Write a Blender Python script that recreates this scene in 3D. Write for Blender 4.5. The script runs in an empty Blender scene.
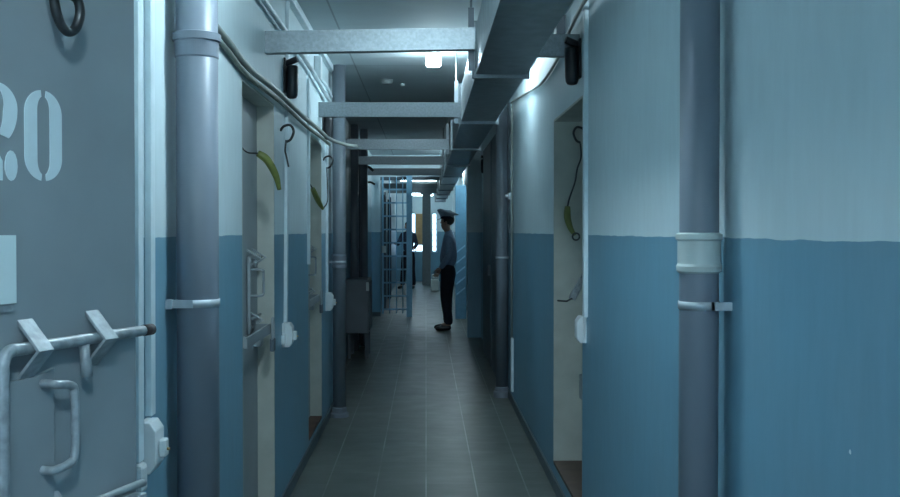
import bpy, bmesh, math, random
from mathutils import Vector, Matrix, Quaternion
random.seed(4)
C = bpy.context.scene.collection
PI = math.pi
XL, XR, ZC = -.78, .75, 2.83          # corridor walls and ceiling

# ------------------------------------------------------------------ materials
def nt(name):
    m = bpy.data.materials.new(name); m.use_nodes = True
    n = m.node_tree; b = n.nodes['Principled BSDF']
    return m, n, b
def mixrgb(n, fac, a, b, mode='MIX'):
    x = n.nodes.new('ShaderNodeMix'); x.data_type = 'RGBA'; x.blend_type = mode
    for s, v in ((x.inputs[0], fac), (x.inputs[6], a), (x.inputs[7], b)):
        if hasattr(v, 'is_linked') or hasattr(v, 'links'): n.links.new(v, s)
        elif isinstance(v, (int, float)): s.default_value = v
        else: s.default_value = (*v, 1)
    return x.outputs[2]
def mth(n, op, a, b=None, c=None):
    x = n.nodes.new('ShaderNodeMath'); x.operation = op
    for i, v in enumerate((a, b, c)):
        if v is None: continue
        if isinstance(v, (int, float)): x.inputs[i].default_value = v
        else: n.links.new(v, x.inputs[i])
    return x.outputs[0]
def noise(n, scale, vec=None, detail=4, stretch=None):
    x = n.nodes.new('ShaderNodeTexNoise'); x.inputs['Scale'].default_value = scale
    x.inputs['Detail'].default_value = detail
    tc = n.nodes.new('ShaderNodeNewGeometry'); src = tc.outputs['Position'] if vec is None else vec
    if stretch:
        mp = n.nodes.new('ShaderNodeMapping'); mp.inputs['Scale'].default_value = stretch
        n.links.new(src, mp.inputs[0]); src = mp.outputs[0]
    n.links.new(src, x.inputs['Vector']); return x.outputs[0]
def ramp(n, v, lo, hi):
    x = n.nodes.new('ShaderNodeMapRange'); x.inputs[1].default_value = lo; x.inputs[2].default_value = hi
    n.links.new(v, x.inputs[0]); return x.outputs[0]
def bump(n, b, h, s=.2, d=.01):
    x = n.nodes.new('ShaderNodeBump'); x.inputs['Strength'].default_value = s; x.inputs['Distance'].default_value = d
    n.links.new(h, x.inputs['Height']); n.links.new(x.outputs[0], b.inputs['Normal'])
def simple(name, col, rough=.5, metal=0, var=.12, scale=18, bmp=.1, stretch=None, spec=.5):
    m, n, b = nt(name)
    ns = noise(n, scale, stretch=stretch)
    d = tuple(c*(1-var) for c in col); l = tuple(min(1, c*(1+var)) for c in col)
    n.links.new(mixrgb(n, ramp(n, ns, .3, .7), d, l), b.inputs['Base Color'])
    b.inputs['Roughness'].default_value = rough; b.inputs['Metallic'].default_value = metal
    b.inputs['Specular IOR Level'].default_value = spec
    if bmp: bump(n, b, ns, bmp, .004)
    return m
WHITE = (.66, .78, .815); BLUE = (.185, .335, .425)
def wall_paint(name, line, ambient_dirt=.08):
    m, n, b = nt(name)
    g = n.nodes.new('ShaderNodeNewGeometry'); s = n.nodes.new('ShaderNodeSeparateXYZ'); n.links.new(g.outputs['Position'], s.inputs[0])
    wob = mth(n, 'MULTIPLY_ADD', noise(n, 7, detail=3), .012, line-.006)
    top = mth(n, 'GREATER_THAN', s.outputs[2], wob)
    streak = ramp(n, noise(n, 26, detail=4, stretch=(1, 1, .25)), .3, .7)
    blot = ramp(n, noise(n, 2.2, detail=5), .3, .7)
    w = mixrgb(n, streak, tuple(c*.94 for c in WHITE), WHITE)
    w = mixrgb(n, mth(n, 'MULTIPLY', blot, .3), w, tuple(c*.8 for c in WHITE))
    u = mixrgb(n, streak, tuple(c*.95 for c in BLUE), tuple(c*1.05 for c in BLUE))
    u = mixrgb(n, mth(n, 'MULTIPLY', blot, .45), u, (.145, .365, .50))
    cv = n.nodes.new('ShaderNodeVectorMath'); cv.operation = 'DISTANCE'; n.links.new(g.outputs['Position'], cv.inputs[0]); cv.inputs[1].default_value = (XR, 1.772, 1.109)
    chip = mth(n, 'LESS_THAN', mth(n, 'MULTIPLY_ADD', noise(n, 160), .006, cv.outputs['Value']), .0075)
    u = mixrgb(n, chip, u, (.75, .8, .8))
    n.links.new(mixrgb(n, top, u, w), b.inputs['Base Color'])
    n.links.new(mth(n, 'MULTIPLY_ADD', top, .25, .42), b.inputs['Roughness'])
    b.inputs['Specular IOR Level'].default_value = .35
    bump(n, b, noise(n, 14, detail=5, stretch=(1, 1, .5)), .12, .006)
    return m
M = {}
M['wall'] = wall_paint('painted_wall', 1.482)
M['jamb'] = simple('cream_jamb', (.47, .49, .44), .7, var=.08, scale=9, bmp=.25)
M['ceiling'] = None
def ceiling_mat():
    m, n, b = nt('ceiling_panel')
    g = n.nodes.new('ShaderNodeNewGeometry'); s = n.nodes.new('ShaderNodeSeparateXYZ'); n.links.new(g.outputs['Position'], s.inputs[0])
    def line(o, off, period, w):
        t = mth(n, 'ABSOLUTE', mth(n, 'SUBTRACT', mth(n, 'FRACT', mth(n, 'DIVIDE', mth(n, 'ADD', o, off), period)), .5))
        return mth(n, 'LESS_THAN', t, w/period)
    l = mth(n, 'MAXIMUM', line(s.outputs[0], .57+.6, 1.2, .006), line(s.outputs[1], .55, 2.5, .006))
    base = mixrgb(n, ramp(n, noise(n, 3), .3, .7), (.54, .61, .63), (.60, .68, .70))
    n.links.new(mixrgb(n, l, base, (.36, .41, .43)), b.inputs['Base Color'])
    b.inputs['Roughness'].default_value = .75
    bump(n, b, noise(n, 12), .1, .005)
    return m
M['ceiling'] = ceiling_mat()
def floor_mat():
    m, n, b = nt('floor_tiles')
    g = n.nodes.new('ShaderNodeNewGeometry'); s = n.nodes.new('ShaderNodeSeparateXYZ'); n.links.new(g.outputs['Position'], s.inputs[0])
    T = .2925
    def line(o, off, w, lo=0):
        t = mth(n, 'ABSOLUTE', mth(n, 'SUBTRACT', mth(n, 'FRACT', mth(n, 'DIVIDE', mth(n, 'ADD', o, off), T)), .5))
        return mth(n, 'LESS_THAN', t, w/T)
    lx = line(s.outputs[0], T/2+.0, .0042); ly = line(s.outputs[1], T/2-.15, .003)
    # tile id variation
    fx = mth(n, 'FLOOR', mth(n, 'DIVIDE', s.outputs[0], T)); fy = mth(n, 'FLOOR', mth(n, 'DIVIDE', mth(n, 'ADD', s.outputs[1], -.15), T))
    cb = n.nodes.new('ShaderNodeCombineXYZ'); n.links.new(fx, cb.inputs[0]); n.links.new(fy, cb.inputs[1])
    wn = n.nodes.new('ShaderNodeTexWhiteNoise'); n.links.new(cb.outputs[0], wn.inputs['Vector'])
    base = mixrgb(n, wn.outputs[0], (.098, .112, .10), (.122, .138, .124))
    base = mixrgb(n, ramp(n, noise(n, 2.5, detail=6), .35, .75), base, (.14, .156, .142))
    worn = ramp(n, noise(n, 1.3, detail=5), .35, .65)
    gl = mixrgb(n, worn, (.15, .165, .155), (.31, .34, .32))
    gy = mixrgb(n, mth(n, 'MULTIPLY', ly, .35), base, (.27, .29, .27))
    n.links.new(mixrgb(n, lx, gy, gl), b.inputs['Base Color'])
    rg = mth(n, 'MULTIPLY_ADD', noise(n, 5, detail=6), .3, .26)
    n.links.new(rg, b.inputs['Roughness'])
    b.inputs['Specular IOR Level'].default_value = .5
    h = mth(n, 'SUBTRACT', mth(n, 'MULTIPLY', noise(n, 3.2, detail=2, stretch=(1, 2, 1)), .9), mth(n, 'MULTIPLY', mth(n, 'MAXIMUM', lx, ly), .3))
    bump(n, b, h, .35, .012)
    return m
M['floor'] = floor_mat()
M['baseboard'] = simple('grey_baseboard', (.10, .135, .15), .5)
M['pipe'] = simple('grey_plastic_pipe', (.19, .22, .262), .42, var=.05, scale=3, bmp=0)
M['pipe_dark'] = simple('dark_grey_pipe', (.14, .17, .20), .4, var=.1, scale=4, bmp=0)
M['pipe_white'] = simple('white_plastic_sleeve', (.56, .62, .60), .35, var=.04, bmp=0)
M['plastic'] = simple('white_plastic', (.74, .80, .82), .35, var=.03, bmp=0)
M['trunk'] = simple('painted_trunking', (.68, .79, .83), .4, var=.06, bmp=0)
M['cable'] = simple('grey_cable', (.30, .34, .32), .5, var=.1)
M['cable_dark'] = simple('dirty_cable', (.20, .23, .20), .6, var=.2)
M['steel'] = simple('painted_steel_door', (.30, .345, .365), .45, var=.07, scale=5, bmp=.3)
M['steel_worn'] = simple('worn_grey_iron', (.34, .385, .41), .38, metal=.15, var=.28, scale=45, bmp=.35)
M['steel_dark'] = simple('dark_steel', (.10, .13, .155), .5, var=.15, scale=6)
M['iron'] = simple('bare_dark_iron', (.06, .065, .068), .35, metal=.7, var=.3, scale=40)
M['rust'] = simple('rusty_tip', (.05, .04, .04), .6, metal=.2, var=.3, scale=60)
M['zinc'] = simple('galvanized', (.24, .28, .30), .42, metal=.75, var=.14, scale=70, bmp=.1)
M['duct'] = simple('galvanized_duct', (.36, .41, .43), .38, metal=.85, var=.14, scale=14, bmp=.08)
M['strap_metal'] = simple('bright_steel_strap', (.50, .56, .60), .5, metal=.35, var=.12, scale=30)
M['stencil'] = simple('white_stencil_paint', (.78, .90, .93), .5, var=.05, bmp=0)
M['card'] = simple('white_card', (.80, .92, .92), .5, var=.02, bmp=0)
M['black'] = simple('black_plastic', (.012, .014, .018), .35, var=.2, bmp=0)
M['green'] = simple('olive_green_hose', (.16, .19, .05), .45, var=.2, bmp=0)
M['brown'] = simple('brown_threshold', (.085, .05, .034), .6, var=.25, scale=12)
M['red'] = simple('red_brown_threshold', (.11, .05, .032), .6, var=.25, scale=12)
M['bar_blue'] = simple('light_blue_bars', (.27, .50, .66), .4, var=.06, bmp=0)
M['blue_door'] = simple('blue_steel', (.10, .25, .36), .45, var=.08)
M['brass'] = simple('brass_pin', (.6, .42, .2), .3, metal=.8, bmp=0)
M['shirt'] = simple('grey_blue_shirt', (.20, .27, .37), .8, var=.1, scale=30)
M['navy'] = simple('navy_cloth', (.012, .016, .028), .85, var=.2, scale=30)
M['dkjacket'] = simple('dark_jacket', (.02, .03, .055), .85, var=.2, scale=30)
M['skin'] = simple('skin', (.36, .22, .17), .55, var=.06, bmp=0)
M['hair'] = simple('dark_hair', (.015, .012, .010), .6, bmp=0)
M['cap'] = simple('grey_cap_cloth', (.22, .27, .32), .8, var=.08, bmp=0)
M['leather'] = simple('black_leather', (.01, .01, .012), .3, bmp=0)
M['eye'] = simple('eye_white', (.6, .6, .6), .2, bmp=0)
M['curtain'] = simple('tan_curtain', (.50, .33, .17), .8, var=.1, scale=20)
M['frame_white'] = simple('white_window_frame', (.7, .76, .8), .5, var=.03, bmp=0)
M['pillar'] = simple('grey_pillar', (.24, .28, .29), .6, var=.08)
M['yellow_wood'] = simple('pale_sack', (.45, .48, .45), .7)
def emis(name, col, s):
    m, n, b = nt(name); b.inputs['Base Color'].default_value = (.8, .8, .8, 1)
    b.inputs['Emission Color'].default_value = (*col, 1); b.inputs['Emission Strength'].default_value = s
    return m
LC = (.69, .895, 1.0)
def glass():
    m, n, b = nt('window_glass'); b.inputs['Transmission Weight'].default_value = 1
    b.inputs['Roughness'].default_value = .15; b.inputs['IOR'].default_value = 1.05
    b.inputs['Base Color'].default_value = (.85, .92, 1, 1)
    return m
M['glass'] = glass()

# ------------------------------------------------------------------ mesh builder
class MB:
    def __init__(s): s.bm = bmesh.new()
    def box(s, x0, x1, y0, y1, z0, z1):
        v = [s.bm.verts.new((x, y, z)) for x in (x0, x1) for y in (y0, y1) for z in (z0, z1)]
        for f in ((0, 1, 3, 2), (4, 6, 7, 5), (0, 4, 5, 1), (2, 3, 7, 6), (0, 2, 6, 4), (1, 5, 7, 3)):
            s.bm.faces.new([v[i] for i in f])
        return s
    def prism(s, pts, dv):                       # polygon pts (3D) extruded by dv
        dv = Vector(dv); a = [s.bm.verts.new(p) for p in pts]; b = [s.bm.verts.new(Vector(p)+dv) for p in pts]
        s.bm.faces.new(a); s.bm.faces.new(b[::-1]); k = len(a)
        for i in range(k): s.bm.faces.new((a[i], b[i], b[(i+1) % k], a[(i+1) % k]))
        return s
    def tube(s, pts, r, seg=12, caps=True, smooth=True):
        pts = [Vector(p) for p in pts]; rs = r if isinstance(r, (list, tuple)) else [r]*len(pts)
        rings = []; t0 = (pts[1]-pts[0]).normalized()
        up = Vector((0, 0, 1)) if abs(t0.z) < .9 else Vector((1, 0, 0))
        nrm = t0.cross(up).normalized()
        for i, p in enumerate(pts):
            if i == 0: t = pts[1]-pts[0]
            elif i == len(pts)-1: t = pts[-1]-pts[-2]
            else: t = (pts[i+1]-p).normalized()+(p-pts[i-1]).normalized()
            t = t.normalized() if t.length > 1e-9 else t0
            nrm = (nrm-t*nrm.dot(t)).normalized(); bn = t.cross(nrm)
            rings.append([s.bm.verts.new(p+(nrm*math.cos(2*PI*k/seg)+bn*math.sin(2*PI*k/seg))*rs[i]) for k in range(seg)])
        for a, b in zip(rings, rings[1:]):
            for k in range(seg):
                f = s.bm.faces.new((a[k], a[(k+1) % seg], b[(k+1) % seg], b[k])); f.smooth = smooth
        if caps: s.bm.faces.new(rings[0][::-1]); s.bm.faces.new(rings[-1])
        return s
    def ball(s, c, r, sc=(1, 1, 1), seg=12):
        m = Matrix.Translation(c) @ Matrix.Diagonal((*[r*k for k in sc], 1))
        o = bmesh.ops.create_uvsphere(s.bm, u_segments=seg, v_segments=seg*2//3, radius=1, matrix=m)
        for v in o['verts']:
            for f in v.link_faces: f.smooth = True
        return s
    def build(s, name, mat, parent=None, local=False, bevel=0, origin=None):
        bmesh.ops.recalc_face_normals(s.bm, faces=s.bm.faces)
        me = bpy.data.meshes.new(name); o = bpy.data.objects.new(name, me); C.objects.link(o)
        if parent is not None:
            o.parent = parent
            if not local:
                s.bm.transform(wm(parent).inverted())
        elif not local:
            if origin is None:
                cs = [v.co for v in s.bm.verts]
                origin = ((min(c.x for c in cs)+max(c.x for c in cs))/2, (min(c.y for c in cs)+max(c.y for c in cs))/2, min(c.z for c in cs))
            s.bm.transform(Matrix.Translation(-Vector(origin))); o.location = origin
        s.bm.to_mesh(me); s.bm.free(); me.materials.append(mat)
        if bevel:
            b = o.modifiers.new('bevel', 'BEVEL'); b.width = bevel; b.segments = 2; b.limit_method = 'ANGLE'
        return o
def wm(o):
    m = Matrix.LocRotScale(o.location, o.rotation_euler, o.scale)
    return wm(o.parent) @ m if o.parent else m
def empty(name, loc=(0, 0, 0), rz=0):
    o = bpy.data.objects.new(name, None); C.objects.link(o); o.location = loc; o.rotation_euler = (0, 0, rz); o.empty_display_size = .1
    return o
def tag(o, label=None, cat=None, group=None, kind=None):
    if label: o['label'] = label
    if cat: o['category'] = cat
    if group: o['group'] = group
    if kind: o['kind'] = kind
    return o
def copy_tree(o, parent=None):
    c = o.copy(); C.objects.link(c)
    if parent: c.parent = parent
    for ch in [x for x in bpy.data.objects if x.parent == o]: copy_tree(ch, c)
    return c
def smooth_path(pts, n=6):
    pts = [Vector(p) for p in pts]; out = []
    P = [pts[0]*2-pts[1]]+pts+[pts[-1]*2-pts[-2]]
    for i in range(1, len(P)-2):
        for k in range(n):
            t = k/n; a, b, c, d = P[i-1:i+3]
            out.append(.5*((2*b)+(c-a)*t+(2*a-5*b+4*c-d)*t*t+(3*b-a-3*c+d)*t**3))
    out.append(pts[-1]); return out

# ------------------------------------------------------------------ the shell
Y0, Y1 = -3.0, 31.5
YE = 30.2
LO = [(.95, 1.83), (4.33, 5.24), (6.74, 7.6)]      # door openings, left
RO = [(4.84, 5.95)]                                 # right
ZO = 2.15
def wall(name, side, ops, x_in, x_out, y0, y1, sill):
    m = MB(); y = y0
    xa, xb = sorted((x_in, x_out))
    for a, b in ops:
        m.box(xa, xb, y, a, 0, ZC); m.box(xa, xb, a, b, ZO, ZC); m.box(xa, xb, a, b, 0, sill); y = b
    m.box(xa, xb, y, y1, 0, ZC)
    return tag(m.build(name, M['wall']), kind='structure')
wall('wall_left', -1, LO, XL, XL-.35, Y0, 8.75, .1)
wall('wall_right', 1, RO, XR, XR+.42, Y0, 9.3, .13)
tag(MB().box(-1.25, -.95, 8.75, 17.8, 0, ZC).build('wall_left_recess', M['wall']), kind='structure')
tag(MB().box(.78, 1.17, 9.3, YE, 0, ZC).build('wall_right_far', M['wall']), kind='structure')
tag(MB().box(-1.25, -.86, 18.0, YE, 0, ZC).build('wall_left_far', M['wall']), kind='structure')
m = MB(); m.box(-1.6, -.6, Y0-.2, Y0, 0, ZC); m.box(.6, 1.6, Y0-.2, Y0, 0, ZC); m.box(-.6, .6, Y0-.2, Y0, 0, .9); m.box(-.6, .6, Y0-.2, Y0, 2.4, ZC)
tag(m.build('wall_back', M['wall']), kind='structure')
wb = tag(empty('window_3', (0, Y0-.1, .9)), kind='structure'); m = MB()  # unseen window, added to let soft frontal daylight in from behind the camera
for x in (-.6, -.02, .56): m.box(x, x+.04, Y0-.13, Y0-.07, .9, 2.4)
m.box(-.6, .6, Y0-.13, Y0-.07, .9, .94); m.box(-.6, .6, Y0-.13, Y0-.07, 2.36, 2.4)
m.build('window_frame', M['frame_white'], wb)
tag(MB().box(-1.6, 1.6, Y0-.2, YE+.3, -.1, 0).build('floor', M['floor']), kind='structure')
tag(MB().box(-1.6, 1.6, Y0-.2, YE+.3, ZC, ZC+.15).build('ceiling', M['ceiling']), kind='structure')
# cell-side closers behind the open doorway
tag(MB().box(-1.6, -1.2, .8, 2.0, 0, ZC).build('wall_cell', M['jamb']), kind='structure')
# partition with the grille gate
m = MB(); m.box(-1.25, -.80, 17.85, 18.0, 0, ZC); m.box(-.80, .25, 17.85, 18.0, 2.45, ZC)
tag(m.build('wall_partition', M['wall']), kind='structure')
tag(MB().box(.585, .78, 14.25, 14.45, 0, ZC).build('wall_pier', M['wall']), kind='structure')
# end wall with two tall windows
m = MB(); zb, zt = .86, 2.05
w1, w2 = (-.47, .02), (.16, .34)
m.box(-.95, w1[0], YE, YE+.3, 0, ZC); m.box(w1[0], w1[1], YE, YE+.3, 0, zb); m.box(w1[0], w1[1], YE, YE+.3, zt, ZC)
m.box(w1[1], w2[0], YE, YE+.3, 0, ZC); m.box(w2[0], w2[1], YE, YE+.3, 0, zb); m.box(w2[0], w2[1], YE, YE+.3, zt, ZC)
m.box(w2[1], .9, YE, YE+.3, 0, ZC)
tag(m.build('wall_end', M['wall']), kind='structure')
for i, (a, b) in enumerate((w1, w2)):
    w = tag(empty('window_%d' % (i+1), ((a+b)/2, YE+.12, zb)), kind='structure')
    f = MB()
    for x in (a, b-.04): f.box(x, x+.04, YE+.05, YE+.12, zb, zt)
    f.box(a, b, YE+.05, YE+.12, zb, zb+.04); f.box(a, b, YE+.05, YE+.12, zt-.04, zt)
    if i == 0: f.box(a+.14, a+.17, YE+.05, YE+.12, zb, zt)
    else:
        for k in range(1, 7): f.box(a, b, YE+.06, YE+.08, zb+k*.17, zb+k*.17+.015)
    f.build('window_frame', M['frame_white'], w)
    MB().box(a+.02, b-.02, YE+.09, YE+.1, zb+.02, zt-.02).build('window_pane', M['glass'], w)
# tan curtain: pleated sheet hanging in window one
m = MB(); xs = [w1[0]+.17+.26*k/40 for k in range(41)]
ps = [(x, YE+.03+.008*math.sin(k*1.25), 1.08) for k, x in enumerate(xs)]
qs = [(x, y+.004, z) for x, y, z in ps[::-1]]
m.prism(ps+qs, (0, 0, .93))
tag(m.build('curtain', M['curtain']), 'tan curtain hanging in the window at the far end of the corridor', 'curtain')
tag(MB().box(-.10, .13, 28.0, 28.25, 0, 2.5).box(-.16, .19, 27.94, 28.31, 2.5, 2.62).build('pillar', M['pillar'], bevel=.01), 'narrow grey post standing before the windows at the corridor end', 'post')

# door linings in cream and thresholds
def lining(i, side, a, b, x0, x1, sill, mat_sill):
    t = .012; xa, xb = sorted((x0, x1))
    MBm = MB(); MBm.box(xa, xb, b-t, b, sill, ZO); MBm.box(xa, xb, a, a+t, sill, ZO); MBm.box(xa, xb, a+t, b-t, ZO-t, ZO)
    tag(MBm.build('trim_%d' % i, M['jamb']), kind='structure')
    tag(MB().box(xa, xb, a+t, b-t, sill, sill+.018).build('trim_%d' % (i+1), mat_sill), kind='structure')
lining(2, -1, *LO[0], XL, XL-.35, .1, M['brown'])
lining(4, -1, *LO[1], XL, XL-.12, .1, M['red'])
lining(6, -1, *LO[2], XL, XL-.12, .1, M['red'])
lining(8, 1, *RO[0], XR, XR+.30, .13, M['brown'])
# baseboards
def base(name, segs, x0, x1):
    m = MB()
    for a, b in segs: m.box(min(x0, x1), max(x0, x1), a, b, 0, .075)
    tag(m.build(name, M['baseboard'], bevel=.003), kind='structure')
base('baseboard_left', [(Y0, 8.75)], XL, XL+.012)
base('baseboard_right', [(Y0, 9.3)], XR, XR-.014)
base('baseboard_partition', [(17.84, 17.85)], -1.2, -.8)
base('baseboard_right_far', [(14.45, YE)], .78, .768)

# ------------------------------------------------------------------ steel doors
def chevron(m, s, z, t, w=.030, h=.048, th=.006):
    # bent strap: welded to the leaf above and below, its point standing out from the leaf
    out = [(0, h), (-t, 0), (0, -h)]; inn = [(0, h-th*1.9), (-t+th*1.6, 0), (0, -h+th*1.9)]
    pts = [out[0], out[1], out[2], inn[2], inn[1], inn[0]]
    m.prism([(s, y, z+dz) for y, dz in pts], (w, 0, 0))
def door_fittings(root, W, z0=1.33, dz=.265, k=1):
    worn = M['steel_worn'] if k == 1 else M['steel']
    """fittings on the -y face (y<0 is out of the leaf); x runs from hinge to free edge"""
    tbar = -.017; r = .0093
    e = W-.855
    bar = MB()
    bar.tube(smooth_path([(.524+e, tbar, 1.0), (.524+e, tbar, z0-.06), (.527+e, tbar, z0-.014), (.541+e, tbar, z0), (.58+e, tbar, z0), (.85+e, tbar, z0)], 5), r)
    b = bar.build('bolt_bar', worn, root, local=True)
    MB().tube([(.85+e, tbar, z0), (.875+e, tbar, z0)], r*1.05).build('bar_tip', M['rust'], b, local=True)
    MB().tube([(.698+e, tbar, z0-.008), (.700+e, tbar-.004, z0-.058)], [.0085, .0088]).build('bar_stub', worn, b, local=True)
    for s, z in ((.572, z0-.004), (.722, z0-.002), (.625, z0-dz-.008)):
        m = MB(); chevron(m, s+e, z, .040*k, w=.032, h=.045, th=.004); m.build('chevron_bracket', worn, root, local=True, bevel=.001)
    hp = [(.605+e, 0, z0-.057), (.605+e, -.02, z0-.057), (.611+e, -.028, z0-.059), (.640+e, -.03, z0-.064), (.650+e, -.03, z0-.08), (.650+e, -.03, z0-.165), (.641+e, -.029, z0-.182), (.611+e, -.026, z0-.187), (.605+e, -.018, z0-.187), (.605+e, 0, z0-.187)]
    hp = [(x+.009, y*(2.2 if k > 1 else 1), z) for x, y, z in hp]
    MB().tube(smooth_path(hp, 4), .0066).build('door_handle', worn, root, local=True)
    MB().tube([(.60+e, -.02, z0-dz+.004), (.845+e, -.02, z0-dz+.006)], .007).build('lower_bolt_bar', worn, root, local=True)
    MB().box(.68+e, .85+e, -.024, -.002, z0-dz-.036, z0-dz-.012).build('lock_strap', worn, root, local=True, bevel=.002)
    m = MB(); m.box(.74+e, .82+e, -.04, -.002, z0-dz-.15, z0-dz-.065)
    m.build('lock_case', worn, root, local=True, bevel=.004)
def door_leaf(root, W, z0, z1, mat, th=.045):
    MB().box(0, W, 0, th, z0, z1).build('door_leaf', mat, root, local=True, bevel=.003)
    m = MB()
    for z in (.45, 1.75): m.tube([(-.008, .0, z-.06), (-.008, .0, z+.06)], .012)
    m.build('hinges', M['steel_worn'], root, local=True)

d1 = empty('door_1', (-.79, .95, 0), math.radians(70)); tag(d1, kind='structure')
W = .855
door_leaf(d1, W, .12, 2.06, M['steel'])
door_fittings(d1, W)
MB().prism([(.10, -.008, .3), (.628, -.008, .3), (.642, -.008, 1.293), (.60, -.008, 1.284), (.10, -.008, 1.284)], (0, .008, 0)).build('reinforcing_plate', M['steel'], d1, local=True, bevel=.001)
# stencilled number 20
def arc(cx, cz, rx, rz, a0, a1, n=14):
    return [(cx+rx*math.cos(math.radians(a0+(a1-a0)*k/n)), -.0012, cz+rz*math.sin(math.radians(a0+(a1-a0)*k/n))) for k in range(n+1)]
def zero_half(sgn, cx):
    out = arc(cx, 1.676, sgn*.040, .035, 82, 0)+arc(cx, 1.610, sgn*.040, .035, 0, -82)
    inn = arc(cx, 1.606, sgn*.0135, .022, -72, 0)+arc(cx, 1.680, sgn*.0135, .022, 0, 72)
    return out+inn
num = MB()
for sg in (-1, 1): num.prism(zero_half(sg, .629), (0, .001, 0))
num.build('painted_zero', M['stencil'], d1, local=True)
m = MB()
out = arc(.535, 1.676, .040, .035, 84, 0)+arc(.535, 1.676, .040, .052, 0, -56)
inn = arc(.523, 1.670, .024, .038, -56, 0)+arc(.535, 1.680, .0135, .022, 0, 78)
m.prism(out+inn, (0, .001, 0))
m.prism(arc(.535, 1.676, .040, .035, 97, 180)+arc(.535, 1.680, .0135, .022, 180, 100), (0, .001, 0))
m.prism([(.497, -.0012, 1.572), (.497, -.0012, 1.59), (.518, -.0012, 1.628), (.536, -.0012, 1.612), (.545, -.0012, 1.60), (.545, -.0012, 1.572)], (0, .001, 0))
m.prism(arc(.562, 1.594, .0125, .022, 0, 340), (0, .001, 0))
m.build('painted_two', M['stencil'], d1, local=True)
cd = MB().box(.43, .565, -.006, -.001, 1.396, 1.494).build('number_card', M['card'], d1, local=True)
MB().box(.435, .563, -.004, -.001, 1.384, 1.394).build('card_holder', M['steel_worn'], d1, local=True)
# hook on the door
hk = [(.655, -.004, 2.0), (.66, -.02, 1.95), (.672, -.03, 1.88), (.683, -.032, 1.832), (.70, -.034, 1.812), (.718, -.036, 1.818), (.727, -.038, 1.842), (.722, -.038, 1.862), (.708, -.036, 1.868)]
hk = [(x-.060, y, z-.012) for x, y, z in hk]
MB().tube(smooth_path(hk, 6), [.0075]*(8*6+1)).build('door_hook', M['iron'], d1, local=True)
MB().box(.592, .632, -.006, 0, 1.96, 2.03).build('hook_plate', M['steel_worn'], d1, local=True, bevel=.002)

# closed doors set back in the left openings
for i, (a, b) in enumerate(LO[1:]):
    d = empty('door_%d' % (i+2), (XL-.085, a+.013, 0), PI/2); tag(d, kind='structure')
    Wd = b-a-.026
    door_leaf(d, Wd, .12, ZO-.014, M['steel'])
    door_fittings(d, Wd-.02, z0=1.37, dz=.30, k=1.7)
    MB().box(.10, Wd-.12, -.085, -.075, .985, 1.035).box(.10, .11, -.075, -.001, .985, 1.035).box(Wd-.13, Wd-.12, -.075, -.001, .985, 1.035).build('lock_strap', M['steel'], d, local=True, bevel=.002)
    m = MB(); m.box(Wd-.175, Wd-.115, -.110, -.088, .90, .965)
    m.build('padlock', M['steel_dark'], d, local=True, bevel=.006)
    MB().tube(smooth_path([(Wd-.17, -.10, .96), (Wd-.17, -.10, 1.04), (Wd-.145, -.10, 1.065), (Wd-.12, -.10, 1.04), (Wd-.12, -.10, .96)], 5), .007, 8).build('shackle', M['steel'], d, local=True)
    MB().box(.0, Wd-.14, -.005, 0, .3, 1.0).build('reinforcing_plate', M['steel'], d, local=True)
# right cell door, swung a little inside its deep opening
d = empty('door_4', (XR+.31, RO[0][0]+.03, 0), PI/2); tag(d, kind='structure')
door_leaf(d, 1.05, .15, ZO-.02, M['steel'])

# ------------------------------------------------------------------ stays: hook, chain and green hose
def stay(name, label, hookp, pts, gpts, ring=None, loose=None):
    t = tag(empty(name, hookp), label, 'hook', None)
    x, y, z = hookp; s = -1 if x > 0 else 1
    MB().tube(smooth_path([(x, y, z+.015), (x+s*.02, y, z+.04), (x+s*.055, y-.01, z+.045), (x+s*.075, y-.02, z+.012), (x+s*.06, y-.02, z-.03), (x+s*.035, y-.015, z-.045)], 6), .007).build('hook', M['iron'], t)
    if loose:
        MB().tube(smooth_path(loose, 6), .004, seg=8).build('wire', M['iron'], t)
    MB().tube(smooth_path(pts, 6), .005, seg=8).build('chain', M['iron'], t)
    g = smooth_path(gpts, 6); n = len(g)
    MB().tube(g, [.010+.010*math.sin(PI*min(1, (k+2)/(n+1))**.7) for k in range(n)]).build('green_hose', M['green'], t)
    if ring:
        c = Vector(ring); MB().tube([c+Vector((math.cos(a)*.02, 0, math.sin(a)*.02)) for a in [2*PI*k/14 for k in range(15)]], .005, seg=8).build('ring', M['iron'], t)
    return t

# ------------------------------------------------------------------ pipes
def clamp(m, x, y, z, r, wallx, ext):
    m.tube([(x, y, z-.012), (x, y, z+.012)], r+.003, 32)
    s = 1 if wallx > x else -1
    m.box(min(x+s*r*.8, wallx), max(x+s*r*.8, wallx), y-.004, y+.004, z-.012, z+.012)
def pipe(name, label, x, y, r, fittings, mat='pipe', z0=0, seg=40):
    t = tag(empty(name, (x, y, 0)), label, 'pipe', None)
    MB().tube([(x, y, z0), (x, y, ZC)], r, seg).build('pipe_body', M[mat], t)
    for nm, mt, prof in fittings:
        MB().tube([(x, y, z) for z, q in prof], [q for z, q in prof], 64, smooth=False).build(nm, M[mt], t)
    return t
P1 = pipe('drain_pipe', 'thick grey plastic pipe right beside the numbered steel door', -.70, 3.13, .0635,
     [('socket', 'pipe', [(2.025, .0636), (2.03, .066), (2.075, .067), (2.078, .073), (2.1, .073), (2.103, .064)])])
m = MB(); m.tube([(-.70, 3.13, 1.268), (-.70, 3.13, 1.292)], .0665, 40); m.box(-.7795, -.76, 3.05, 3.075, 1.266, 1.294); m.box(-.775, -.7, 3.062, 3.068, 1.268, 1.292)
m.build('clamp', M['strap_metal'], P1)
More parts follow.
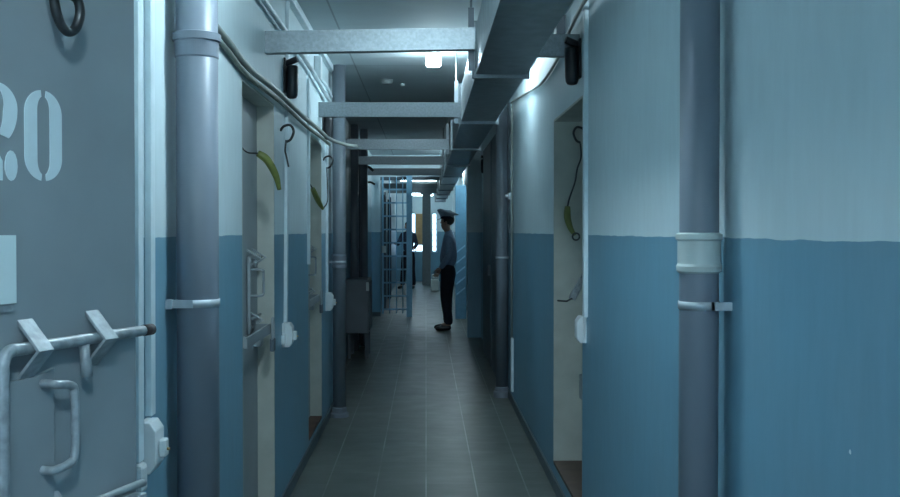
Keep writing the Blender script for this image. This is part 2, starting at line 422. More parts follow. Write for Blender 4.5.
P2 = pipe('drain_pipe', 'grey plastic pipe with a white sleeve on the right wall', .682, 2.52, .0485,
     [('sleeve', 'pipe_white', [(1.395, .0487), (1.40, .055), (1.412, .0565), (1.418, .053), (1.475, .053), (1.48, .0575), (1.492, .0575), (1.496, .0487)])])
m = MB(); m.tube([(.682, 2.52, 1.305), (.682, 2.52, 1.325)], .0515, 40); m.box(.70, .749, 2.462, 2.468, 1.305, 1.325); m.box(.70, .706, 2.462, 2.49, 1.305, 1.325)
m.build('clamp', M['strap_metal'], P2)
P3 = pipe('drain_pipe', 'grey pipe on the left wall just past the second closed door', -.70, 8.2, .053,
     [('foot_collar', 'pipe', [(0, .075), (.03, .075), (.04, .06), (.075, .06), (.08, .053)]),
      ('joint', 'pipe', [(1.20, .054), (1.205, .06), (1.225, .06), (1.23, .056), (1.29, .056), (1.295, .06), (1.31, .06), (1.315, .054)])], mat='pipe_dark')
m = MB(); m.tube([(-.70, 8.2, 1.24), (-.70, 8.2, 1.26)], .059, 24); m.box(-.779, -.75, 8.195, 8.205, 1.24, 1.26); m.build('clamp', M['strap_metal'], P3)
P4 = pipe('drain_pipe', 'dark pipe at the end of the near right wall section', .685, 9.15, .055,
     [('foot_collar', 'pipe', [(0, .075), (.05, .075), (.055, .062), (.09, .062), (.095, .055)])], mat='pipe_dark')
m = MB(); m.tube([(.685, 9.15, 1.25), (.685, 9.15, 1.27)], .058, 24); m.box(.72, .749, 9.145, 9.155, 1.25, 1.27); m.build('clamp', M['strap_metal'], P4)
pipe('heating_pipe', 'dark vertical pipe on the left, left of the pair behind the dark cabinet', -.895, 12.75, .05, [], mat='pipe_dark')
pipe('heating_pipe', 'dark vertical pipe on the left, right of the pair behind the dark cabinet', -.81, 13.3, .05, [], mat='pipe_dark')

# ------------------------------------------------------------------ trunking and sockets on the walls
def trunk(label, x, w, y, z0, z1, d=.018, lean=0, group=None):
    s = 1 if x < 0 else -1
    m = MB(); m.prism([(x, y-w/2-lean, z0), (x, y+w/2-lean, z0), (x, y+w/2, z1), (x, y-w/2, z1)], (s*d, 0, 0))
    return tag(m.build('cable_trunking', M['trunk'], bevel=.002), label, 'trunking', group)
def socket(label, x, y, z0, h, w=.09, d=.045, plug=True):
    s = 1 if x < 0 else -1
    t = tag(empty('wall_socket', (x, y, z0)), label, 'socket')
    c = .016
    MB().box(min(x, x+s*.012), max(x, x+s*.012), y-w/2, y+w/2, z0, z0+h).build('back_plate', M['plastic'], t, bevel=.002)
    pr = [(x+s*.013, z0), (x+s*(d-c), z0), (x+s*d, z0+c*1.5), (x+s*d, z0+h-c*1.5), (x+s*(d-c), z0+h), (x+s*.013, z0+h)]
    MB().prism([(a, y-w/2, b) for a, b in pr], (0, w, 0)).build('cover', M['plastic'], t, bevel=.003)
    if plug:
        zc = z0+h*.48
        p = MB().box(min(x+s*d, x+s*(d+.02)), max(x+s*d, x+s*(d+.02)), y-.02, y+.02, zc-.026, zc+.022).build('plug', M['plastic'], t, bevel=.005)
        MB().tube([(x+s*(d+.02), y, zc-.006), (x+s*(d+.028), y, zc-.006)], .004).build('plug_pin', M['brass'], p)
    return t
trunk('broad white cable trunking running down to the socket beside the numbered steel door', XL, .045, 2.87, .985, ZC-.02, lean=.02)
trunk('white cable trunking almost touching the edge of the numbered steel door', XL, .05, 2.735, .885, ZC-.02, d=.022, lean=.02)
socket('white wall socket with a plug, nearest socket on the left wall', XL, 2.80, .84, .140, d=.048)
m = MB(); m.box(XL, XL+.03, 2.69, 2.75, .80, .88)
tag(m.build('junction_box', M['plastic'], bevel=.012), 'small rounded white cable end box low beside the numbered steel door', 'box')
trunk('white vertical trunking between the two closed cell doors on the left', XL, .045, 5.72, 1.0, ZC-.02, lean=.13)
socket('white socket between the two closed cell doors on the left', XL, 5.55, .87, .13, d=.055)
m = MB(); m.box(XL, XL+.02, 5.47, 5.53, .885, .94)
tag(m.build('junction_box', M['plastic'], bevel=.005), 'small white cable box beside the socket between the closed doors', 'box')
trunk('white trunking at the near edge of the farther closed left door', XL, .035, 6.70, 1.28, 2.5)
trunk('white trunking running down behind the farther closed left door', XL, .05, 7.93, 1.0, 2.62)
socket('white socket low before the pipe past the farther closed left door', XL, 7.93, .88, .14, d=.055)
trunk('white vertical trunking beside the recessed doorway on the right', XR, .045, 4.70, 1.10, ZC-.02, d=.02)
socket('white switch box under the trunking on the right wall', XR, 4.76, .975, .125, w=.08, d=.045, plug=False)
m = MB(); m.tube([(XR-.012, 8.72, .582), (XR-.012, 8.72, 2.62)], .010); cd_ = m.build('conduit', M['cable'])
tag(cd_, 'thin vertical grey conduit on the right wall before the dark pipe', 'conduit')
m = MB(); m.box(XR-.02, XR, 8.66, 8.74, .12, .58); tag(m.build('cable_trunking', M['trunk'], bevel=.003), 'short white trunking low on the right wall before the dark pipe', 'trunking')
m = MB(); m.box(XR-.045, XR-.024, 8.69, 8.75, 1.77, 1.83); m.tube([(XR-.03, 8.72, 1.8), (XR-.07, 8.72, 1.8)], .014)
tag(m.build('clip', M['plastic'], bevel=.003), 'small white clip on the thin right conduit', 'clip')
# conduits along the walls
def run(name, label, pts, r, mat='trunk', cat='conduit', group=None):
    return tag(MB().tube(smooth_path(pts, 5), r).build(name, M[mat]), label, cat, group)
run('conduit', 'upper pale conduit running along the left wall above the black unit', [(XL-.02, 3.22, 2.59), (XL+.02, 3.35, 2.59), (XL+.034, 5.4, 2.56), (XL+.036, 6.6, 2.55), (XL+.036, 7.85, 2.50)], .015)
tag(MB().box(XL, XL+.04, .5, 8.74, ZC-.05, ZC-.004).build('ceiling_trunking', M['trunk'], bevel=.004), 'long pale trunking in the corner of left wall and ceiling', 'trunking')
run('cable', 'thick dirty cable above the left cell doors, upper of the pair', [(XL-.02, 3.22, 2.255), (XL+.016, 3.30, 2.255), (XL+.016, 3.9, 2.235), (XL+.025, 4.35, 2.195), (XL+.034, 5.1, 2.20), (XL+.036, 6.2, 2.195), (XL+.04, 7.0, 2.20), (XL+.07, 7.55, 2.18), (XL+.16, 7.85, 2.165), (XL+.24, 8.0, 2.165)], .014, 'cable', 'cable')
run('cable', 'thick dirty cable above the left cell doors, lower of the pair', [(XL-.02, 3.22, 2.215), (XL+.013, 3.30, 2.215), (XL+.013, 3.9, 2.20), (XL+.018, 4.4, 2.163), (XL+.032, 5.3, 2.165), (XL+.032, 6.4, 2.155), (XL+.035, 7.2, 2.165), (XL+.06, 7.6, 2.145)], .011, 'cable_dark', 'cable')
m = MB(); m.box(XL, XL+.05, 7.1, 7.2, 2.56, 2.72); tag(m.build('junction_box', M['plastic'], bevel=.004), 'small white box high on the left wall near the ceiling lamp', 'box')
run('conduit', 'pale conduit leading from the high white box to the third pipe', [(XL+.02, 7.2, 2.60), (XL+.034, 7.75, 2.585), (XL+.034, 8.05, 2.56)], .012)
tag(MB().box(XR-.03, XR, 1.0, 8.9, 2.665, 2.70).build('ceiling_trunking', M['trunk'], bevel=.004), 'long pale trunking high on the right wall beside the duct', 'trunking')
run('cable', 'grey cable sagging along the right wall above the recessed doorway', [(XR-.009, 1.0, 2.60), (XR-.009, 2.5, 2.58), (XR-.034, 4.6, 2.535), (XR-.014, 5.6, 2.47), (XR-.014, 6.4, 2.44), (XR-.014, 7.3, 2.50), (XR-.02, 8.66, 2.60)], .009, 'cable', 'cable')
m = MB(); m.box(XR-.05, XR, 5.45, 5.55, 2.56, 2.66); tag(m.build('junction_box', M['steel_dark'], bevel=.003), 'dark junction box between duct and right wall', 'box')

# black units on short brackets above the doors
def unit(label, x, y, z):
    s = 1 if x < 0 else -1
    t = tag(empty('wall_alarm', (x, y, z)), label, 'wall unit', 'black units above the cell doors')
    MB().tube([(x+s*.01, y, z+.13), (x+s*.075, y-.01, z+.155)], .018).build('bracket', M['black'], t, bevel=.002)
    MB().tube([(x+s*.042, y, z-.062), (x+s*.042, y, z-.058), (x+s*.042, y, z-.045), (x+s*.042, y, z-.02), (x+s*.045, y, z+.08), (x+s*.045, y, z+.115), (x+s*.045, y, z+.12)], [.012, .024, .031, .034, .034, .032, .022], 24).build('body', M['black'], t)
    MB().box(min(x, x+s*.012), max(x, x+s*.012), y-.03, y+.03, z-.03, z+.16).build('mount_plate', M['black'], t, bevel=.002)
    return t
unit('black unit high on the left wall under the first crossbar', XL, 5.62, 2.29)
unit('black unit high on the right wall above the recessed doorway', XR, 4.92, 2.27)
unit('black unit on the dark right wall far down the corridor', .78, 13.0, 2.3)
unit('black unit on the left wall beside the farther closed left door', XL, 7.7, 2.25)

# stays
stay('door_stay', 'iron hook, chain and green hose hanging at the nearer closed left door',
     (XL, 5.46, 2.02), [(XL+.035, 5.44, 1.985), (XL+.03, 5.44, 1.93), (XL+.038, 5.42, 1.90), (XL+.05, 5.42, 1.84)],
     [(XL-.02, 4.86, 1.87), (XL+.02, 4.88, 1.84), (XL+.055, 4.92, 1.77), (XL+.07, 4.94, 1.70)],
     loose=[(XL-.083, 4.72, 1.90), (XL-.06, 4.8, 1.87), (XL-.02, 4.86, 1.87)])
stay('door_stay', 'iron hook, chain and green hose hanging at the farther closed left door',
     (XL, 7.72, 2.02), [(XL+.03, 7.70, 1.98), (XL+.045, 7.6, 1.85), (XL+.055, 7.5, 1.72), (XL+.03, 7.4, 1.66)],
     [(XL-.02, 7.2, 1.80), (XL+.0, 7.25, 1.74), (XL+.02, 7.32, 1.69), (XL+.035, 7.36, 1.66)],
     loose=[(XL-.083, 7.1, 1.86), (XL-.06, 7.12, 1.87), (XL-.02, 7.2, 1.80)])
stay('door_stay', 'hook with long chain and green hose in the recessed doorway on the right',
     (.935, 5.93, 2.06), [(.90, 5.91, 2.01), (.90, 5.88, 1.93), (.875, 5.86, 1.86), (.86, 5.85, 1.78), (.825, 5.82, 1.69), (.812, 5.81, 1.64)],
     [(.812, 5.81, 1.64), (.81, 5.80, 1.58), (.825, 5.79, 1.52), (.85, 5.78, 1.475)], ring=(.855, 5.77, 1.468))
# iron stay bar reaching out of the right doorway
m = MB(); m.prism([(.99, 5.80, 1.42), (.99, 5.80, 1.35), (.82, 5.56, 1.115), (.785, 5.56, 1.13)], (.0, .03, 0))
b = m.build('stay_bar', M['steel_worn'], bevel=.002); tag(b, 'slanting iron bar reaching out of the recessed right doorway', 'bar')
MB().tube([(.80, 5.55, 1.13), (.765, 5.5, 1.118), (.71, 5.45, 1.125)], .005, seg=8).build('pin', M['iron'], b)
m = MB(); m.box(.90, .94, 5.86, 5.937, .52, .66); tag(m.build('lock_case', M['steel'], bevel=.003), 'small grey lock case low in the recessed right doorway', 'lock')
m = MB(); m.tube(smooth_path([(.93, 5.9, .90), (.925, 5.89, .84), (.93, 5.88, .78), (.915, 5.87, .72)], 4), .008, seg=8); tag(m.build('padlock_chain', M['iron']), 'dark chain hanging low in the recessed right doorway', 'chain')

# ------------------------------------------------------------------ ventilation duct and its supports
DX0, DX1, DZ0, DZ1 = .258, .515, 2.305, 2.56
duct = tag(empty('ventilation_duct', (.38, 5, DZ0)), 'long square galvanized duct running under the ceiling on the right', 'duct')
ys = [-2.9, .24, 2.74, 5.24, 7.47, 9.9, 12.4, 14.9, 17.4, 19.9, 22.4, 24.9, 27.6]
for a, b in zip(ys, ys[1:]):
    MB().box(DX0, DX1, a+.002, b-.002, DZ0, DZ1).build('duct_section', M['duct'], duct, bevel=.003)
for y in ys[1:]:
    m = MB()
    for x0, x1, z0, z1 in ((DX0-.02, DX1+.02, DZ0-.02, DZ0-.0005), (DX0-.02, DX1+.02, DZ1+.0005, DZ1+.02), (DX0-.02, DX0-.0005, DZ0-.0005, DZ1), (DX1+.0005, DX1+.02, DZ0-.0005, DZ1)):
        m.box(x0, x1, y-.014, y+.014, z0, z1)
    m.build('flange', M['zinc'], duct)
def crossbar(y, label, zb=2.355, up=0):
    t = tag(empty('crossbar', (0, y, zb)), label, 'crossbar', 'galvanized crossbars under the ceiling')
    def chan(x0, x1, name='channel'):
        m = MB(); z0, z1 = zb, zb+.105; d = .06; k = .004
        m.box(x0, x1, y, y+k, z0, z1); m.box(x0, x1, y+k, y+d, z0, z0+k); m.box(x0, x1, y+k, y+d, z1-k, z1)
        if up and x0 < 0:
            for v in m.bm.verts: v.co.z += .008+up*(v.co.x-x0)
        return m.build(name, M['zinc'], t)
    xl = XL if y < 8.7 else (-.95 if y < 17 else -.86)
    xr = XR if y < 9.3 else .78
    chan(xl, DX0-.021)
    if y < 7: chan(DX1+.021, xr)
    m = MB(); m.tube([(DX0-.035, y+.09, 2.30), (DX0-.035, y+.09, ZC)], .006, 8); m.build('threaded_rod', M['zinc'], t)
    m = MB(); m.box(DX0-.05, DX0-.021, y+.062, y+.067, 2.29, 2.60); m.build('hanger_strap', M['strap_metal' if y > 7 else 'steel_dark'], t)
    return t
names = ['nearest galvanized crossbar spanning the corridor', 'second galvanized crossbar from the front, below the ceiling lamp', 'third galvanized crossbar from the front, in the dark part', 'fourth crossbar, just before the white partition head', 'fifth crossbar, close to the partition with the gate']
for y, l, zb, up in zip((4.95, 7.4, 10.4, 13.0, 15.5), names, (2.355, 2.33, 2.335, 2.35, 2.35), (.022, 0, 0, 0, 0)): crossbar(y, l, zb, up)
for y in (20.5, 23.0): crossbar(y, 'small crossbar beyond the gate, %s' % ('nearer of two' if y < 21 else 'farther of two'))

# ------------------------------------------------------------------ lamps
E1 = emis('lamp_diffuser', LC, 140)
def lamp(label, x, y, s=.13, L=None, mat=None, group=None, z=ZC):
    L = L or s
    t = tag(empty('ceiling_lamp', (x, y, z)), label, 'lamp')
    MB().box(x-s*.3, x+s*.3, y-L*.3, y+L*.3, z-.05, z-.001).build('housing', M['plastic'], t, bevel=.004)
    MB().box(x-s/2, x+s/2, y-L/2, y+L/2, z-.125, z-.0505).build('diffuser', mat or E1, t, bevel=.02)
    return t
lamp('glowing square lamp on the ceiling past the nearest crossbar', .055, 7.45, .11)
lamp('lamp on the ceiling between the duct and the right wall', .615, 7.2, .10, mat=emis('lamp_small', LC, 150))
lamp('lamp between duct and right wall before the grille gate', .64, 16.3, .10, mat=emis('lamp_mid', LC, 380))
lamp('lamp between duct and right wall beyond the grille gate', .64, 21.2, .10, mat=emis('lamp_far', LC, 130))
lamp('ceiling lamp above the camera, out of the picture', -.02, 3.1, .15, mat=emis('lamp_near', LC, 200))
lamp('added fill lamp behind the camera, out of the picture', .02, -.2, .14, mat=emis('rear_fill', LC, 260))  # unseen fill lamp, added to brighten the numbered door from behind
LF = emis('tube_diffuser', LC, 20)
lamp('glowing ceiling strip lamp beyond the gate, nearer of two', -.17, 24.5, .9, .14, mat=LF)
lamp('glowing ceiling strip lamp close to the corridor end', -.1, 28.9, .6, .12, mat=LF, z=2.63)
m = MB(); m.tube([(-.345, 8.95, ZC), (-.345, 8.95, ZC-.03), (-.345, 8.95, ZC-.042)], [.055, .052, .03], 24)
tag(m.build('smoke_detector', M['pillar']), 'round smoke detector on the ceiling beyond the lamp', 'detector')
m = MB(); m.tube([(-.21, 9.2, ZC), (-.21, 9.2, ZC-.02)], .018, 16); tag(m.build('ceiling_button', M['plastic']), 'tiny round fitting on the ceiling beside the smoke detector', 'fitting')

# ------------------------------------------------------------------ dark things midway
t = tag(empty('wall_cabinet', (-.83, 12.2, 0)), 'dark grey metal cabinet on legs against the left wall midway', 'cabinet')
MB().box(-.95, -.675, 11.9, 12.5, .30, .93).build('cabinet_body', M['pipe_dark'], t, bevel=.006)
MB().box(-.674, -.66, 11.93, 12.47, .33, .90).build('cabinet_door', M['steel_dark'], t, bevel=.003)
for x in (-.92, -.72):
    for y in (11.95, 12.42): MB().box(x, x+.035, y, y+.035, 0, .30).build('leg', M['steel_dark'], t)
m = MB(); m.box(-.70, -.665, 11.86, 11.899, .80, .90); tag(m.build('wall_switch', M['pipe_white'], bevel=.004), 'small pale switch box at the top of the dark cabinet', 'switch')
def leaf(name, label, x0, x1, y0, y1, z1=2.2, mat='steel_dark'):
    t = tag(empty(name, ((x0+x1)/2, (y0+y1)/2, 0)), label, 'door')
    MB().box(x0, x1, y0, y1, .0, z1).build('door_leaf', M[mat], t, bevel=.004)
    m = MB()
    return t
t = leaf('steel_door', 'tall dark steel door standing open by the left wall midway', -.94, -.80, 13.6, 13.65, 2.6)
MB().tube(smooth_path([(-.81, 13.58, 2.34), (-.76, 13.57, 2.35), (-.70, 13.57, 2.30)], 4), .018).build('door_hook', M['iron'], t)
MB().tube(smooth_path([(-.81, 13.58, 2.14), (-.74, 13.57, 2.15), (-.68, 13.57, 2.12)], 4), .014).build('door_hook', M['iron'], t)
t = leaf('steel_door', 'dark blue-grey steel door flat on the right wall, nearer of two', .715, .76, 9.6, 11.1, 2.5)
MB().box(.69, .714, 9.75, 9.85, 1.0, 1.12).build('lock_case', M['steel_dark'], t)
t = leaf('steel_door', 'dark blue-grey steel door flat on the right wall, farther of two', .715, .76, 11.2, 12.7, 2.5)
MB().box(.69, .714, 11.35, 11.45, 1.0, 1.12).build('lock_case', M['steel_dark'], t)
t = leaf('steel_door', 'light blue steel door standing open behind the man in the cap', .50, .69, 17.3, 17.34, 2.28, 'blue_door')
for k in range(5): MB().prism([(.52, 17.287, .4+k*.18), (.67, 17.287, .52+k*.18), (.67, 17.287, .55+k*.18), (.52, 17.287, .43+k*.18)], (0, .012, 0)).build('lattice_bar', M['bar_blue'], t)

# ------------------------------------------------------------------ grille gate
g = tag(empty('grille_gate', (-.52, 17.75, 0)), 'light blue barred gate before the far part of the corridor', 'gate')
gx0, gx1, gy = -.755, -.29, 17.72
MB().box(gx1-.05, gx1+.05, gy-.03, gy+.05, .0, 2.52).build('gate_post', M['bar_blue'], g, bevel=.004)
MB().box(gx0-.015, gx0+.02, gy-.015, gy+.02, .06, 2.44).build('gate_stile', M['bar_blue'], g, bevel=.003)
for k in range(10):
    z = .12+k*.232
    MB().box(gx0+.02, gx1-.05, gy-.008, gy+.008, z, z+.028).build('gate_crossbar', M['bar_blue'], g)
for x in (gx0+.12, gx0+.24, gx0+.35):
    MB().tube([(x, gy+.018, .06), (x, gy+.018, 2.44)], .009, 8).build('gate_bar', M['bar_blue'], g)
MB().box(gx0-.01, gx0+.06, gy-.035, gy-.016, 1.12, 1.24).build('gate_lock', M['pipe_white'], g)
m = MB(); m.box(-.80, .24, 17.86, 17.92, 2.39, 2.45); tag(m.build('trim_10', M['steel_dark']), kind='structure')

# white sack or box by the right wall
m = MB(); m.box(.12, .32, 25.2, 25.6, 0, .30); m.box(.14, .33, 25.25, 25.55, .30, .42)
tag(m.build('cardboard_box', M['pipe_white'], bevel=.03), 'pale bundle lying on the floor in the far part of the corridor', 'box')
# dark door frames on the far left wall
for i, y in enumerate((19.6, 22.6)):
    m = MB(); m.box(-.855, -.80, y, y+.9, 0, 2.2); m.box(-.80, -.775, y-.05, y+.05, 0, 2.25)
    tag(m.build('steel_door', M['steel_dark'], bevel=.005), 'dark door on the far left wall behind the gate, %s one' % ('nearer' if i == 0 else 'farther'), 'door')

# ------------------------------------------------------------------ people
def skin_mesh(nodes, edges, sub=2):
    names = list(nodes); me = bpy.data.meshes.new('sk')
    me.from_pydata([nodes[k][:3] for k in names], [(names.index(a), names.index(b)) for a, b in edges], [])
    o = bpy.data.objects.new('sk', me); C.objects.link(o)
    md = o.modifiers.new('s', 'SKIN'); md.use_smooth_shade = True
    for i, k in enumerate(names):
        r = nodes[k][3]; sv = me.skin_vertices[0].data[i]
        sv.radius = r if isinstance(r, tuple) else (r, r); sv.use_root = (i == 0)
    sb = o.modifiers.new('u', 'SUBSURF'); sb.levels = sub; sb.render_levels = sub
    dg = bpy.context.evaluated_depsgraph_get(); ev = o.evaluated_get(dg)
    r = bpy.data.meshes.new_from_object(ev); bpy.data.objects.remove(o)
    for p in r.polygons: p.use_smooth = True
    return r
def join_meshes(name, mats, meshes, parent):
    bm = bmesh.new()
    for me in meshes: bm.from_mesh(me)
    out = bpy.data.meshes.new(name); bm.to_mesh(out); bm.free(); out.materials.append(mats)
    for p in out.polygons: p.use_smooth = True; p.material_index = 0
    o = bpy.data.objects.new(name, out); C.objects.link(o); o.parent = parent
    return o
def chain(k): return list(zip(k, k[1:]))
def person(label, loc, rz, J, top, legs, cap=False, H=1.74):
    """J: joints in a local frame, facing +x, left side +y, z up, metres"""
    t = tag(empty('person', loc, rz), label, 'person')
    N = {}
    hx, hz = J['head']
    N['pelvis'] = (0+J['px'], 0, .93, .078); N['waist'] = (J['px']*.9, 0, 1.08, .07); N['chest'] = (J['cx'], 0, 1.23, .082)
    N['ribs'] = (J['cx'], 0, 1.36, .078); N['neck0'] = (J['cx']-.0, 0, 1.46, .06); N['neck'] = (J['cx']+.02, 0, 1.51, .05)
    N['jaw'] = (hx+.025, 0, hz-.07, .062); N['head'] = (hx-.0, 0, hz, (.078, .09)); N['crown'] = (hx-.012, 0, hz+.07, (.066, .08))
    N['chin'] = (hx+.072, 0, hz-.088, .02); N['nose'] = (hx+.092, 0, hz-.02, .011); N['brow'] = (hx+.062, 0, hz+.022, .03)
    E = chain(['pelvis', 'waist', 'chest', 'ribs', 'neck0', 'neck', 'jaw', 'head', 'crown'])+[('jaw', 'chin'), ('head', 'brow'), ('brow', 'nose')]
    for s, q in ((1, 'L'), (-1, 'R')):
        sh, el, wr = J['arm'+q]; kn, an = J['leg'+q]
        N['sh'+q] = (J['cx'], s*.155, 1.38, .046); N['el'+q] = (*el, .043); N['fa'+q] = tuple((Vector(el)*.6+Vector(wr)*.4))+(.038,); N['wr'+q] = (*wr, .027)
        N['hip'+q] = (J['px'], s*.085, .87, .068); N['th'+q] = (J['px']*.6+kn[0]*.4, s*.095, .70, .064); N['kn'+q] = (*kn, .050); N['ca'+q] = tuple(Vector(kn)*.65+Vector(an)*.35)+(.045,); N['an'+q] = (*an, .038)
        N['ball'+q] = (an[0]+.15, an[1]+s*.02, .035, .032); N['toe'+q] = (an[0]+.21, an[1]+s*.025, .028, .022)
        E += chain(['ribs', 'sh'+q, 'el'+q, 'fa'+q, 'wr'+q])+chain(['pelvis', 'hip'+q, 'th'+q, 'kn'+q, 'ca'+q, 'an'+q, 'ball'+q, 'toe'+q])
    parts = [skin_mesh(N, E)]
    for s, q in ((1, 'L'), (-1, 'R')):                     # hands
        el, wr = Vector(J['arm'+q][1]), Vector(J['arm'+q][2]); d = (wr-el).normalized()
        side = Vector((1, 0, 0)); side = (side-d*side.dot(d)).normalized(); pal = d.cross(side).normalized()*(-s)
        pn = {'a': (*(wr-d*.01), .024), 'b': (*(wr+d*.04), .027), 'c': (*(wr+d*.078), .025)}
        parts.append(skin_mesh(pn, chain(['a', 'b', 'c'])))
        for k, (o, L) in enumerate(((.028, .068), (.010, .076), (-.009, .071), (-.026, .056))):
            b0 = wr+d*.075+side*o; b1 = b0+d*L*.5; b2 = b1+(d*.85+pal*.5)*L*.3; b3 = b2+(d*.5+pal*.85)*L*.25
            parts.append(skin_mesh({'a': (*b0, .0095), 'b': (*b1, .009), 'c': (*b2, .0085), 'd': (*b3, .0075)}, chain('abcd'), 1))
        b0 = wr+d*.025+side*.022; b1 = b0+(d*.7+side*.7)*.035; b2 = b1+(d+side*.15+pal*.3)*.03
        parts.append(skin_mesh({'a': (*b0, .013), 'b': (*b1, .0105), 'c': (*b2, .009)}, chain('abc'), 1))
    body = join_meshes('body', M['skin'], parts, t)
    # clothes
    S = {'hem': (J['px'], 0, .93, (.125, .145)), 'mid': (J['cx']*.5, 0, 1.16, (.12, .145)), 'ribs': (J['cx'], 0, 1.385, (.092, .11)), 'collar': (J['cx']+.005, 0, 1.49, .058), 'col2': (J['cx']+.012, 0, 1.52, .055)}
    E2 = chain(['hem', 'mid', 'ribs', 'collar', 'col2'])
    for s, q in ((1, 'L'), (-1, 'R')):
        wr = Vector(J['arm'+q][2]); el = Vector(J['arm'+q][1])
        S['sh'+q] = (J['cx'], s*.165, 1.39, .072); S['up'+q] = tuple((Vector(S['sh'+q][:3])*.5+el*.5))+(.062,); S['el'+q] = (*el, .055); S['fa'+q] = tuple(el*.5+wr*.5)+(.05,); S['wr'+q] = tuple(wr*.97+el*.03)+(.038,)
        E2 += chain(['ribs', 'sh'+q, 'up'+q, 'el'+q, 'fa'+q, 'wr'+q])
    join_meshes('shirt', M[top], [skin_mesh(S, E2)], t)
    T = {'belt': (J['px'], 0, 1.02, .118), 'pelvis': (J['px'], 0, .90, .13)}; E3 = [('belt', 'pelvis')]
    for s, q in ((1, 'L'), (-1, 'R')):
        kn, an = J['leg'+q]
        T['hip'+q] = (N['hip'+q][0]-.01, N['hip'+q][1], .82, .112); T['th'+q] = (*N['th'+q][:3], .102); T['kn'+q] = (*kn, .08); T['ca'+q] = (*N['ca'+q][:3], .078); T['an'+q] = (an[0], an[1], .07, .070)
        E3 += chain(['pelvis', 'hip'+q, 'th'+q, 'kn'+q, 'ca'+q, 'an'+q])
    join_meshes('trousers', M[legs], [skin_mesh(T, E3)], t)
    for s, q in ((1, 'L'), (-1, 'R')):
        an = J['leg'+q][1]
        sh = {'h': (an[0]-.035, an[1], .045, .045), 'm': (an[0]+.05, an[1]+s*.008, .05, .045), 'b': (an[0]+.15, an[1]+s*.02, .036, .046), 't': (an[0]+.215, an[1]+s*.025, .028, .03)}
        join_meshes('shoe', M['leather'], [skin_mesh(sh, chain('hmbt'))], t)
    # hair, ears, eyes
    m = MB(); m.ball((hx-.022, 0, hz+.035), .098, (1, .86, .95), 20)
    for v in m.bm.verts:
        if v.co.x > hx+.045 and v.co.z < hz+.065: v.co.x = hx+.045
        if v.co.z < hz-.045: v.co.z = hz-.045
    m.build('hair', M['hair'], t, local=True)
    for s in (1, -1):
        MB().ball((hx-.002, s*.082, hz-.015), .03, (.6, .25, 1), 10).build('ear', M['skin'], t, local=True)
        MB().ball((hx+.083, s*.03, hz+.003), .011, (.6, 1, .7), 8).build('eye', M['eye'], t, local=True)
    MB().box(hx+.070, hx+.084, -.022, .022, hz-.056, hz-.050).build('mouth', M['rust'], t, local=True, bevel=.002)
    if cap:
        c = MB(); a = math.radians(9)
        prof = [(.088, 0), (.096, .02), (.10, .045), (.150, .085), (.150, .10), (.11, .118), (.03, .128), (.002, .13)]
        rings = []
        for r, h in prof:
            rings.append([c.bm.verts.new((hx-.008+r*1.08*math.cos(2*PI*k/32)*1.0-(.012 if h > .05 else 0), r*.98*math.sin(2*PI*k/32), hz+.052+h+(.035*math.cos(2*PI*k/32) if h > .06 and r > .05 else 0))) for k in range(32)])
        for p, q in zip(rings, rings[1:]):
            for k in range(32):
                f = c.bm.faces.new((p[k], p[(k+1) % 32], q[(k+1) % 32], q[k])); f.smooth = True
        c.bm.faces.new(rings[-1])
        cp = c.build('peaked_cap', M['cap'], t, local=True)
        bd = MB(); bd.tube([(hx-.008, 0, hz+.05), (hx-.008, 0, hz+.088)], .1, 32); bd.build('cap_band', M['navy'], cp, local=True)
        v = MB(); pts = [(hx+.05+.115*math.cos(x)*.95, .088*math.sin(x), hz+.058-.035*max(0, math.cos(x))) for x in [math.radians(-85+170*k/16) for k in range(17)]]
        v.prism(pts, (0, 0, .006)); v.build('cap_visor', M['leather'], cp, local=True)
    return t
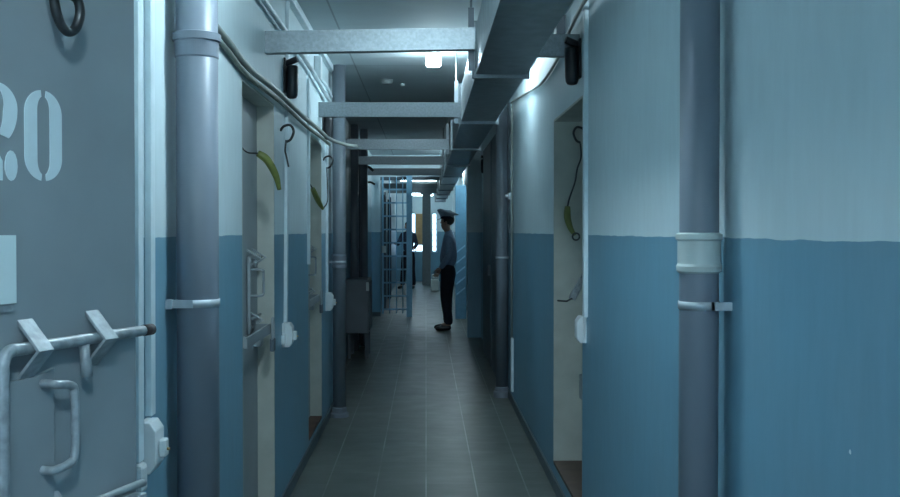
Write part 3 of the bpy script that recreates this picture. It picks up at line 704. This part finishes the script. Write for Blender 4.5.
J1 = dict(px=.01, cx=-.015, head=(.025, 1.635),
     armL=(None, (-.035, .225, 1.13), (.10, .20, .93)), armR=(None, (-.03, -.225, 1.13), (.115, -.19, .94)),
     legL=((.035, .095, .49), (-.03, .10, .09)), legR=((.02, -.095, .49), (.02, -.10, .09)))
person('man in a grey-blue shirt, dark trousers and peaked cap standing in profile', (.335, 15.35, 0), PI*.96, J1, 'shirt', 'navy', cap=True)
J2 = dict(px=0, cx=0, head=(.03, 1.62),
     armL=(None, (.02, .24, 1.15), (.22, .26, 1.06)), armR=(None, (.12, -.24, 1.16), (.33, -.20, 1.18)),
     legL=((.03, .12, .49), (.0, .15, .09)), legR=((.03, -.12, .49), (.0, -.17, .09)))
person('person in dark clothes standing behind the blue barred gate', (-.46, 26.4, 0), -PI*.62, J2, 'dkjacket', 'navy')

# ------------------------------------------------------------------ daylight, camera
w = bpy.data.worlds.new('world'); bpy.context.scene.world = w; w.use_nodes = True
bg = w.node_tree.nodes['Background']; bg.inputs[0].default_value = (.55, .80, 1, 1); bg.inputs[1].default_value = 4.5
for a, b, yy, c_, d_, rx in ((*w1, YE+.28, zb, zt, -PI/2), (*w2, YE+.28, zb, zt, -PI/2), (-.6, .6, Y0-.19, .9, 2.4, PI/2)):
    L = bpy.data.lights.new('portal', 'AREA'); L.shape = 'RECTANGLE'; L.size = b-a; L.size_y = d_-c_; L.cycles.is_portal = True
    o = bpy.data.objects.new('window_portal', L); C.objects.link(o); o.location = ((a+b)/2, yy, (c_+d_)/2); o.rotation_euler = (rx, 0, 0)
f = 1015.
cam = bpy.data.cameras.new('camera'); co = bpy.data.objects.new('camera', cam); C.objects.link(co)
cam.sensor_width = 36; cam.lens = f/900*36; cam.clip_start = .05
co.location = (0, 0, 1.5); co.rotation_euler = (PI/2-math.atan(17.5/f), 0, -math.atan(24/f))
sc = bpy.context.scene; sc.camera = co
sc.view_settings.view_transform = 'Standard'; sc.view_settings.look = 'None'; sc.view_settings.exposure = .27; sc.view_settings.gamma = 1
sc.view_settings.use_curve_mapping = False
sc.cycles.max_bounces = 10; sc.cycles.diffuse_bounces = 6
